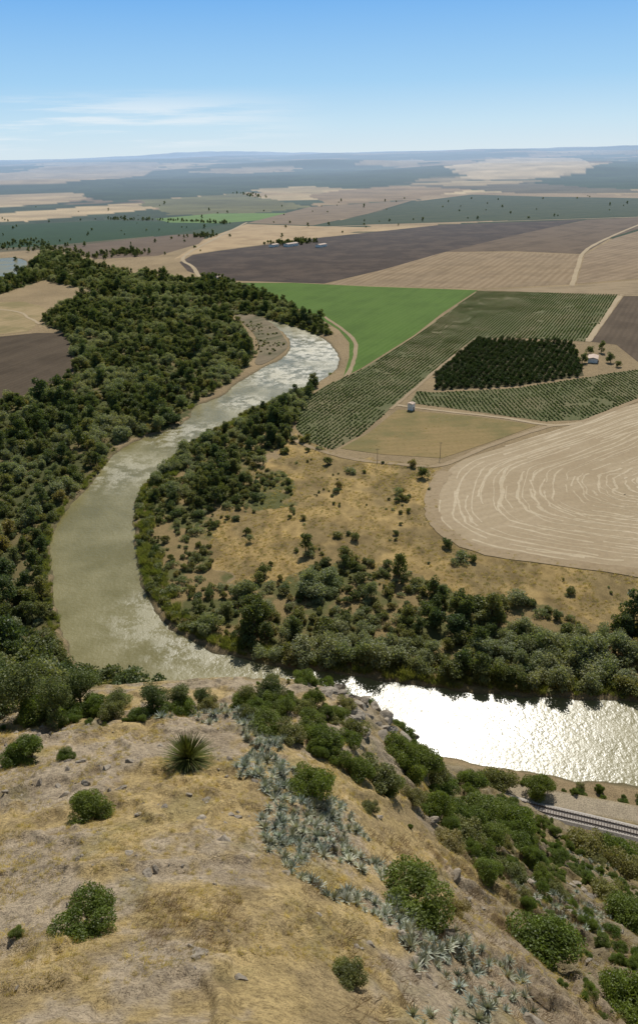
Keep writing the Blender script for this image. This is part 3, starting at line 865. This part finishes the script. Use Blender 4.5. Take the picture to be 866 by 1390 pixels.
scatter('bank_woodland', place(x, y), 0.35+0.65*fbm(x/20, y/20, 214, 3)+0.3*np.random.default_rng(6).random(len(x))**2, trees, 7, 8, 0.08, species(x, y, 304))
x, y = fill(P_bank, 3.3, 215, 0.5, 0.85); d = rsd(x, y)
k = (d > 0.8) & (fbm(x/10, y/10, 215, 3) > 0.34+0.14*sst(8, 40, d)); x, y = x[k], y[k]
scatter('bank_scrub', place(x, y), 0.4+0.95*np.random.default_rng(9).random(len(x))**1.6, scrubs, 4, 9)
x, y = fill(P_dry, 4.4, 216, 0.5, 0.6, 0.61, 10)
scatter('bank_scrub', place(x, y), 0.3+1.3*np.random.default_rng(10).random(len(x))**2.0, scrubs, 4, 10)
# reeds along the banks
x, y = fill(P_bank, 1.8, 217, 0.5, 0.9); d = rsd(x, y)
k = (d > -0.8) & (d < 4+9*fbm(x/15, y/15, 5, 2)) & (fbm(x/5, y/5, 6, 2) > 0.32); x, y = x[k], y[k]
scatter('reed_bed', place(x, y), sizes(len(x), 0.5, 1.2, 11), reeds, 2, 11)
x, y = fill(P_forest, 1.8, 218, 0.5, 0.8); d = rsd(x, y)
k = (d > -0.6) & (d < 2.5) & (fbm(x/7, y/7, 6, 2) > 0.42); x, y = x[k], y[k]
scatter('reed_bed', place(x, y), sizes(len(x), 0.5, 1.0, 12), reeds, 2, 12)
# dry tussocks giving texture to the meadow
x, y = fill(P_dry, 1.7, 219, 0.5, 0.8, 0.42, 9)
tus = proto('tussock', [blades_mesh('tussock_a', 75, 50, 0.7, 0.55, 0.03, M_dry, 0.8), blades_mesh('tussock_b', 76, 50, 0.9, 0.4, 0.03, M_dry, 0.9), blades_mesh('tussock_c', 77, 50, 0.9, 0.4, 0.03, M_scrub, 0.9)])
scatter('meadow_tussocks', place(x, y), sizes(len(x), 0.5, 1.3, 13), tus, 3, 13)
# low weeds on the gravel bar and the weedy fallow
x, y = fill(flat([(320,430),(372,443),(388,468),(350,494),(345,455)]), 3.5, 261, 0.5, 0.6, 0.5, 9); k = rsd(x, y) > 0.3; x, y = x[k], y[k]
scatter('gravel_bar_weeds', place(x, y), sizes(len(x), 0.2, 0.7, 31), scrubs, 4, 31)
x, y = fill(flat([(540,558),(640,567),(715,577),(600,620),(480,608)]), 2.2, 262, 0.5, 0.6, 0.52, 8)
scatter('fallow_weeds', place(x, y), sizes(len(x), 0.3, 0.9, 32), tus, 3, 32)
# single trees on the plain (survey u, v of the foot, scale, mesh index)
tm = [trees.objects[i].data for i in range(7)]
for k_, (u, v, s_, t_) in enumerate([(375,575,1.3,0),(368,600,1.0,3),(350,592,0.9,1),(385,560,1.1,3),(340,610,1.0,1),(573,648,0.85,1),(468,760,0.85,0),(476,766,0.7,4),(352,788,0.85,4),(358,780,0.7,1),(415,750,0.75,3),(412,705,0.5,4),(340,735,0.5,5),(622,830,0.8,3),(855,850,1.2,3),(285,450,1.1,2),
     (790,492,0.9,0),(800,480,0.9,1),(815,478,0.8,3),(828,492,0.9,0),(838,498,0.7,1),(780,484,0.7,2),(350,400,0.8,0),(410,332,1.1,1),(385,333,1.0,1)]):
    q = flat([(u, v)])[0]
    z_ = float(ground_h(np.array([q[0]]), np.array([q[1]]))[0])
    o = add_obj('tree', tm[t_], None, (q[0], q[1], z_)); o.scale = (s_, s_, s_); o.rotation_euler = (0, 0, k_*1.3)
# trees standing on the brow of the hill: foot (u, v), crown width in survey pixels
bt = [(45,970,80,0),(10,964,70,1),(112,962,60,2),(98,967,46,3),(-20,975,80,0),(215,966,44,1),(245,963,38,2),(372,956,44,2),(338,960,32,1),(355,962,30,3),(160,966,34,1),(75,976,54,1),(275,958,30,2)]
pp, dd = cast([(a, b) for a, b, _, _ in bt])
near_tr = [tree_mesh('brow_tree_%d' % i, 400+i, 8.0, 3.6, 7000, 0.13, M_tree, 0.12, 17) for i in range(4)]
for i, ((u, v, w, t_), q, d_) in enumerate(zip(bt, pp, dd)):
    sc = w*d_/FOC/7.0
    o = add_obj('tree', near_tr[t_], None, (q[0], q[1], q[2]-0.1)); o.scale = (sc, sc, sc*0.9); o.rotation_euler = (0, 0, i*1.7)
# distant hedges and tree clumps
hx = []; hy = []
for px, w in [([(150,345),(175,343),(195,345)], 22),([(60,338),(90,342),(140,352)], 20),([(270,322),(285,320)], 18),([(375,331),(400,330),(418,329)], 16),([(0,337),(30,330),(60,335)], 30),([(150,298),(240,300),(310,304)], 7),([(330,262),(350,268)], 30),([(285,378),(300,383),(340,395),(390,415)], 9)]:
    L = smooth_line(flat(px), 30)
    r = np.random.default_rng(len(hx)+1)
    for q in L:
        for _ in range(2):
            if r.random() < 0.7:
                hx.append(q[0]+r.normal()*w*0.6); hy.append(q[1]+r.normal()*w*0.9)
# lone trees strewn over the farmland
r = np.random.default_rng(55)
P_pl = flat([(244,356),(300,338),(440,320),(600,303),(820,296),(1050,290),(1050,400),(776,388),(440,386),(250,375)])
for _ in range(200):
    u = r.random()*1000-60; v = 266+(r.random()**1.4)*90
    q = flat([(u, v)])[0]
    if q[1] < 2800 and (not inside(np.array([q[0]]), np.array([q[1]]), P_pl)[0] or r.random() < 0.03): hx.append(q[0]); hy.append(q[1])
hx = np.array(hx); hy = np.array(hy)
scatter('distant_trees', place(hx, hy), sizes(len(hx), 0.4, 0.9, 15), trees, 4, 15)

# crops and orchard
x, y = fill(V1, 1.4, 221, 0.3, 0.95, 0, 1, A_main, 2.7)
k = (fbm(x/9, y/9, 99, 3) > 0.27); x, y = x[k], y[k]
scatter('crop_rows', place(x, y), 0.65+0.7*fbm(x/12, y/12, 98, 3), crops, 2, 16)
x, y = fill(V2, 1.4, 222, 0.3, 0.95, 0, 1, A_main+0.5, 2.7)
k = (fbm(x/9, y/9, 97, 3) > 0.3); x, y = x[k], y[k]
scatter('crop_rows', place(x, y), 0.65+0.7*fbm(x/12, y/12, 96, 3), crops, 2, 17)
x, y = fill(O1, 4.2, 223, 0.08, 0.96, 0, 1, A_main, 4.7)
scatter('orange_orchard', place(x, y), sizes(len(x), 0.8, 1.2, 18), orch, 2, 18)

# ------------------------------------------------------------------ hill planting
hp = [(125,1108,66,0),(122,1262,84,1),(40,1030,55,2),(58,980,66,0),(20,1035,40,1),(187,978,36,0),(90,1030,26,1),(23,1270,22,2),(420,1075,68,1),(572,1045,62,0),(565,1235,100,1),(735,1300,92,0),
 (215,968,42,2),(250,968,44,1),(330,962,44,0),(370,960,42,2),(365,992,58,1),(395,1000,52,3),(440,1015,58,0),(478,1000,50,3),(512,1060,66,3),(488,1055,46,0),(545,1030,58,1),(590,1110,56,0),(625,1140,60,3),
 (652,1112,66,0),(690,1128,66,1),(640,1070,46,0),(675,1072,56,3),(730,1078,44,0),(605,1150,46,3),(648,1160,50,1),(690,1190,44,3),(792,1160,56,3),(832,1175,66,0),(852,1190,60,3),(822,1225,50,3),(852,1255,66,0),
 (340,975,36,3),(410,965,40,3),(460,975,36,0),(590,1055,46,3),(500,1100,30,3),(715,1150,30,0),(760,1170,30,0),(280,962,36,3),(130,968,46,0),(95,974,46,1),(150,972,40,3),(160,960,40,0),
 (385,968,40,0),(350,966,36,1),(425,985,44,1),(470,960,34,3),(455,1035,40,1),(530,1075,40,0),(560,1085,36,3),(700,1110,36,1),(660,1190,40,0),(850,1370,80,1),(470,1330,50,3),(620,1240,36,3),
 (610,1105,50,1),(635,1120,54,0),(665,1140,50,0),(700,1150,44,1),(720,1170,36,0),(560,1060,44,0),(600,1075,44,1)]
allm = [o.data for o in hill_sh.objects]
pp, dd = cast([(a, b) for a, b, _, _ in hp])
for i, ((u, v, w, t_), q, d_) in enumerate(zip(hp, pp, dd)):
    sc = w*d_/FOC/2.6
    o = add_obj('shrub', allm[t_], None, (q[0], q[1], q[2]-0.05)); o.scale = (sc, sc*(0.85+0.3*random.random()), sc*(0.7+0.3*random.random())); o.rotation_euler = (0, 0, i*2.1)
# dwarf palm
q, d_ = cast([(257, 1040)]); q = q[0]; d_ = d_[0]
me = rosette_mesh('palm_fronds', 91, 620, 1.0, 0.013, M_palm, (-20, 88), 0.18)
o = add_obj('dwarf_palm', me, None, (q[0], q[1], q[2]+0.7)); s_ = 80*d_/FOC/2; o.scale = (s_, s_, s_*1.15)
def cpoly(px): return cast(px)[0][:, :2]
S1 = cpoly([(330,945),(470,940),(540,985),(600,1050),(690,1088),(780,1130),(900,1175),(900,1380),(780,1380),(700,1230),(620,1180),(560,1130),(500,1080),(420,1030),(350,990)])
x, y = fill(S1, 2.0, 231, 0.5, 0.85, 0.42, 6)
k = segdist(x, y, rail) > 6; k &= segdist(x, y, svc) > 3; x, y = x[k], y[k]
scatter('hillside_scrub', place(x, y), 0.2+0.95*np.random.default_rng(20).random(len(x))**1.6, hill_sh, 4, 20)
S3 = cpoly([(-80,965),(300,958),(330,970),(200,982),(60,994),(-80,1000)])
x, y = fill(S3, 1.6, 233, 0.5, 0.7, 0.42, 5)
scatter('hillside_scrub', place(x, y), 0.2+0.6*np.random.default_rng(29).random(len(x))**1.6, hill_sh, 4, 29)
S2 = cpoly([(620,1050),(720,1076),(800,1088),(900,1104),(1100,1130),(1100,1096),(900,1080),(800,1070),(700,1056)])
x, y = fill(S2, 2.6, 232, 0.5, 0.85, 0.36, 7); k = (rsd(x, y) > 0.5)&(segdist(x, y, svc) > 3.2); x, y = x[k], y[k]
scatter('bank_shrubs', place(x, y), sizes(len(x), 0.6, 1.3, 21), hill_sh, 4, 21)
ax = []; ay = []
for px, sp in (([(300,958),(350,972),(385,1000),(405,1060),(470,1092),(500,1140),(540,1215),(640,1275),(660,1330),(560,1300),(520,1250),(440,1215),(370,1172),(350,1112),(378,1090),(345,1060),(318,1050),(340,1020),(330,990)], 0.52),
               ([(690,1180),(742,1192),(830,1245),(835,1280),(780,1262),(700,1212)], 0.8), ([(770,1158),(835,1180),(845,1198),(780,1178)], 1.0), ([(190,968),(330,964),(335,980),(200,980)], 0.8), ([(560,1270),(700,1300),(760,1390),(560,1390)], 0.9)):
    x, y = fill(cpoly(px), sp, 241+len(ax), 0.55, 0.85, 0.36, 2.5)
    ax.append(x); ay.append(y)
ax = np.concatenate(ax); ay = np.concatenate(ay)
scatter('agave_patch', place(ax, ay, 0.05), 0.4+0.6*np.random.default_rng(22).random(len(ax)), agv, 3, 22, 0.3)
# rocks
x, y = fill(cpoly([(440,940),(500,938),(560,985),(610,1040),(560,1030),(500,1000),(450,975)]), 2.2, 251, 0.5, 0.8)
scatter('rock_outcrop', place(x, y, 0.0), sizes(len(x), 0.5, 1.6, 23), rocks, 3, 23, 0.4)
x, y = fill(cpoly([(0,985),(300,985),(480,1150),(700,1390),(0,1390)]), 0.8, 252, 0.5, 0.6, 0.50, 4)
scatter('loose_rocks', place(x, y, -0.03), 0.05+0.45*np.random.default_rng(24).random(len(x))**4, rocks, 3, 24, 0.4)
x, y = fill(cpoly([(500,1050),(900,1180),(900,1390),(560,1390)]), 1.7, 253, 0.5, 0.6, 0.46, 6)
scatter('loose_rocks', place(x, y, -0.05), 0.1+0.9*np.random.default_rng(25).random(len(x))**2.5, rocks, 3, 25, 0.4)
# grass
Gp = cpoly([(-60,960),(300,955),(480,1000),(700,1150),(900,1250),(900,1390),(-60,1390)])
x, y = fill(Gp, 0.33, 254, 0.5, 0.9); k = fbm(x/3.0, y/3.0, 255, 4)+0.12*np.random.default_rng(3).normal(size=len(x)) > 0.54; x, y = x[k], y[k]
scatter('dry_grass', place(x, y), sizes(len(x), 0.4, 1.2, 26), grs, 2, 26)
x, y = fill(cpoly([(180,1225),(260,1205),(330,1225),(345,1270),(300,1300),(200,1290)]), 0.45, 256, 0.5, 0.8, 0.36, 1.5)
scatter('dead_brush', place(x, y), sizes(len(x), 0.3, 0.9, 27), brush, 2, 27)
x, y = fill(cpoly([(400,1150),(640,1150),(860,1250),(860,1390),(450,1390)]), 0.9, 257, 0.5, 0.7, 0.46, 3)
scatter('dead_brush', place(x, y), sizes(len(x), 0.5, 1.3, 28), brush, 2, 28)

# ------------------------------------------------------------------ railway
M_bal = simple_mat('ballast', (0.36,0.32,0.27), 0.95, 0.25, 3)
M_sl = simple_mat('sleeper', (0.16,0.13,0.11), 0.9, 0.2, 2)
M_rl = simple_mat('rail_steel', (0.10,0.075,0.06), 0.5, 0.2, 2)
rw = bpy.data.objects.new('railway_track', None); scene.collection.objects.link(rw)
L = rail[rail[:, 0] > 30]
seg = np.linalg.norm(np.diff(L, axis=0), axis=1); cum = np.concatenate([[0], np.cumsum(seg)])
sN = np.arange(0, cum[-1], 0.65)
LX = np.interp(sN, cum, L[:, 0]); LY = np.interp(sN, cum, L[:, 1]); LL = np.stack([LX, LY], 1)
T = np.gradient(LL, axis=0); T /= np.linalg.norm(T, axis=1)[:, None]; NN = np.stack([-T[:, 1], T[:, 0]], 1)
def extr(off1, off2, z1, z2, zb):
    k = len(LL); v = []
    for o_, zz in ((off1, zb), (off1+ (0.8 if abs(off1-off2) > 2 else 0), z1), (off2-(0.8 if abs(off1-off2) > 2 else 0), z2), (off2, zb)):
        a = LL+NN*o_; v += [(q[0], q[1], zz) for q in a]
    f = []
    for j in range(3):
        f += [(j*k+i, j*k+i+1, (j+1)*k+i+1, (j+1)*k+i) for i in range(k-1)]
    return v, f
v, f = extr(-2.6, 2.6, 4.45, 4.45, 3.9); add_obj('ballast_bed', mk_mesh('ballast_bed', v, f, None, [M_bal]), rw)
for nm, o_ in (('rail_1', -0.87), ('rail_2', 0.80)):
    v, f = extr(o_, o_+0.08, 4.78, 4.78, 4.5); add_obj(nm, mk_mesh(nm, v, f, None, [M_rl]), rw)
b = MB()
for q, t_, n_ in zip(LL, T, NN):
    c8 = []
    for zz in (4.40, 4.58):
        for a_, b_ in ((-1, -1), (1, -1), (1, 1), (-1, 1)):
            w_ = q+n_*1.3*a_+t_*0.13*b_; c8.append((w_[0], w_[1], zz))
    b.add(c8, [[4,5,6,7],[0,1,5,4],[1,2,6,5],[2,3,7,6],[3,0,4,7]], 0)
add_obj('sleepers', b.mesh('sleepers', [M_sl]), rw)

# ------------------------------------------------------------------ buildings
M_wall = simple_mat('whitewash', (0.84,0.78,0.68), 0.8, 0.06, 0.5)
M_roof = simple_mat('clay_tiles', (0.55,0.42,0.32), 0.85, 0.2, 1.5)
M_win = simple_mat('window_glass', (0.04,0.05,0.06), 0.2, 0.1, 1)
M_door = simple_mat('door_wood', (0.16,0.10,0.06), 0.7, 0.1, 1)
def box(name, c, s, mat, par):
    bm = bmesh.new(); bmesh.ops.create_cube(bm, size=1)
    for q in bm.verts: q.co = Vector((q.co.x*s[0]+c[0], q.co.y*s[1]+c[1], q.co.z*s[2]+c[2]))
    me = bpy.data.meshes.new(name); bm.to_mesh(me); bm.free(); me.materials.append(mat)
    return add_obj(name, me, par)
def house(name, u, v, w, d, h, rot, roofh=None):
    q = flat([(u, v)])[0]
    e = bpy.data.objects.new(name, None); scene.collection.objects.link(e)
    e.location = (q[0], q[1], 0.0); e.rotation_euler = (0, 0, rot)
    box('walls', (0, 0, h/2), (w, d, h), M_wall, e)
    rh = roofh or w*0.22
    x0, y0 = w/2+0.35, d/2+0.35
    vv = [(-x0,-y0,h-0.05),(x0,-y0,h-0.05),(x0,y0,h-0.05),(-x0,y0,h-0.05),(-x0,0,h+rh),(x0,0,h+rh),(-x0,-y0,h+0.12),(x0,-y0,h+0.12),(x0,y0,h+0.12),(-x0,y0,h+0.12)]
    ff = [(0,3,2,1),(0,1,7,6),(2,3,9,8),(6,7,5,4),(8,9,4,5),(0,6,4,9,3),(1,2,8,5,7)]
    add_obj('roof', mk_mesh('roof', vv, ff, None, [M_roof]), e)
    nwin = max(1, int(w/3))
    for i in range(nwin):
        xx = -w/2+(i+0.5)*w/nwin
        if i == nwin//2: box('door', (xx, -d/2-0.03, 1.05), (1.0, 0.08, 2.1), M_door, e)
        else: box('window_%d' % i, (xx, -d/2-0.03, h*0.55), (0.9, 0.08, 1.1), M_win, e)
        box('back_window_%d' % i, (xx, d/2+0.03, h*0.55), (0.9, 0.08, 1.1), M_win, e)
    return e
house('pump_house', 558, 556, 3.6, 3.4, 4.2, 0.9, 0.7)
house('farmhouse', 804, 490, 12, 7, 3.2, 1.2, 1.0)
house('farmhouse', 297, 380, 12, 7, 4.2, 0.9, 1.0)
house('barn', 395, 334, 26, 12, 4.5, 0.8, 1.4)
house('farmhouse', 372, 335, 16, 10, 4.2, 0.9, 1.3)
house('barn', 436, 335, 20, 10, 4.2, 0.9, 1.3)
# utility poles
M_pole = simple_mat('weathered_wood', (0.2,0.16,0.12), 0.9, 0.2, 2)
for (u, v) in [(597,620),(512,629),(430,608)]:
    q = flat([(u, v)])[0]; b = MB()
    b.tube((0,0,-0.5), (0,0,8.5), 0.16, 0.1, 0, 8); b.tube((-1,0,7.9), (1,0,7.9), 0.07, 0.07, 0, 6)
    for xx in (-0.85, 0, 0.85): b.tube((xx,0,7.9), (xx,0,8.25), 0.05, 0.04, 0, 6)
    add_obj('utility_pole', b.mesh('utility_pole', [M_pole]), None, (q[0], q[1], 0))

# ------------------------------------------------------------------ light
SUN_EL, SUN_AZ = 43.0, 12.0
S = Vector((math.sin(math.radians(SUN_AZ))*math.cos(math.radians(SUN_EL)), math.cos(math.radians(SUN_AZ))*math.cos(math.radians(SUN_EL)), math.sin(math.radians(SUN_EL))))
ld = bpy.data.lights.new('sun', 'SUN'); ld.energy = 4.8; ld.angle = math.radians(0.5); ld.color = (1.0, 0.97, 0.92)
lo = bpy.data.objects.new('sun', ld); scene.collection.objects.link(lo)
lo.rotation_euler = S.to_track_quat('Z', 'Y').to_euler(); lo.location = S*500

w = bpy.data.worlds.new('World'); scene.world = w; w.use_nodes = True
nt = w.node_tree; nt.nodes.clear()
out = nt.nodes.new('ShaderNodeOutputWorld'); bg = nt.nodes.new('ShaderNodeBackground'); bg.inputs[1].default_value = 0.1
sky = nt.nodes.new('ShaderNodeTexSky'); sky.sky_type = 'NISHITA'; sky.sun_disc = False
sky.sun_elevation = math.radians(SUN_EL); sky.sun_rotation = math.radians(SUN_AZ)
sky.altitude = 100; sky.air_density = 1.0; sky.dust_density = 0.6; sky.ozone_density = 1.0
tc = nt.nodes.new('ShaderNodeTexCoord')
sep = nt.nodes.new('ShaderNodeSeparateXYZ'); nt.links.new(tc.outputs['Generated'], sep.inputs[0])
cr = nt.nodes.new('ShaderNodeValToRGB'); nt.links.new(sep.outputs['Z'], cr.inputs[0])
el = cr.color_ramp.elements
stops = [(0.0, (0.68,0.81,0.89)), (0.03, (0.56,0.77,0.92)), (0.075, (0.36,0.64,0.92)), (0.16, (0.17,0.45,0.88)), (0.35, (0.11,0.23,0.42)), (1.0, (0.07,0.12,0.21))]
while len(el) < len(stops): el.new(0.5)
for i, (p_, c_) in enumerate(stops): el[i].position = p_; el[i].color = (*c_, 1)
grad = mixc(nt, 1.0, cr.outputs[0], (10.0, 10.0, 10.0), 'MULTIPLY')
skyd = mixc(nt, 1.0, sky.outputs[0], (0.7, 0.66, 0.6), 'MULTIPLY')
fz = mth(nt, 'ADD', mth(nt, 'MULTIPLY', mth(nt, 'SUBTRACT', 1.0, ramp(nt, sep.outputs['Z'], 0.16, 0.6)), 0.6), 0.35)
base = mixc(nt, fz, skyd, grad)
mp = nt.nodes.new('ShaderNodeMapping'); mp.inputs['Scale'].default_value = (2.2, 2.2, 38); mp.inputs['Rotation'].default_value = (0.0, 0.05, 0)
nt.links.new(tc.outputs['Generated'], mp.inputs[0])
n = noise(nt, mp.outputs[0], 2.0, 7, 0.6)
mx_ = mth(nt, 'SUBTRACT', 1.0, ramp(nt, sep.outputs['X'], -0.20, 0.05))
mz_ = mth(nt, 'MULTIPLY', mth(nt, 'SUBTRACT', 1.0, ramp(nt, sep.outputs['Z'], 0.04, 0.075)), ramp(nt, sep.outputs['Z'], 0.0, 0.02))
cf = mth(nt, 'MULTIPLY', ramp(nt, n, 0.45, 0.64), mth(nt, 'MULTIPLY', mx_, mz_))
cf = mth(nt, 'MULTIPLY', cf, 0.7)
c = mixc(nt, cf, base, (8.4, 9.0, 9.4))
nt.links.new(c, bg.inputs[0]); nt.links.new(bg.outputs[0], out.inputs[0])

# ------------------------------------------------------------------ camera
cd = bpy.data.cameras.new('camera'); cam = bpy.data.objects.new('camera', cd); scene.collection.objects.link(cam)
cd.sensor_fit = 'VERTICAL'; cd.sensor_height = 36; cd.lens = 36*FOC/1390.0
cd.clip_start = 0.5; cd.clip_end = 150000
M4 = Matrix.Identity(4)
for i in range(3):
    M4[i][0] = Rr[i]; M4[i][1] = Ur[i]; M4[i][2] = -Fw[i]; M4[i][3] = CAM[i]
cam.matrix_world = M4
scene.camera = cam
scene.view_settings.view_transform = 'Standard'; scene.view_settings.look = 'None'; scene.view_settings.exposure = 0
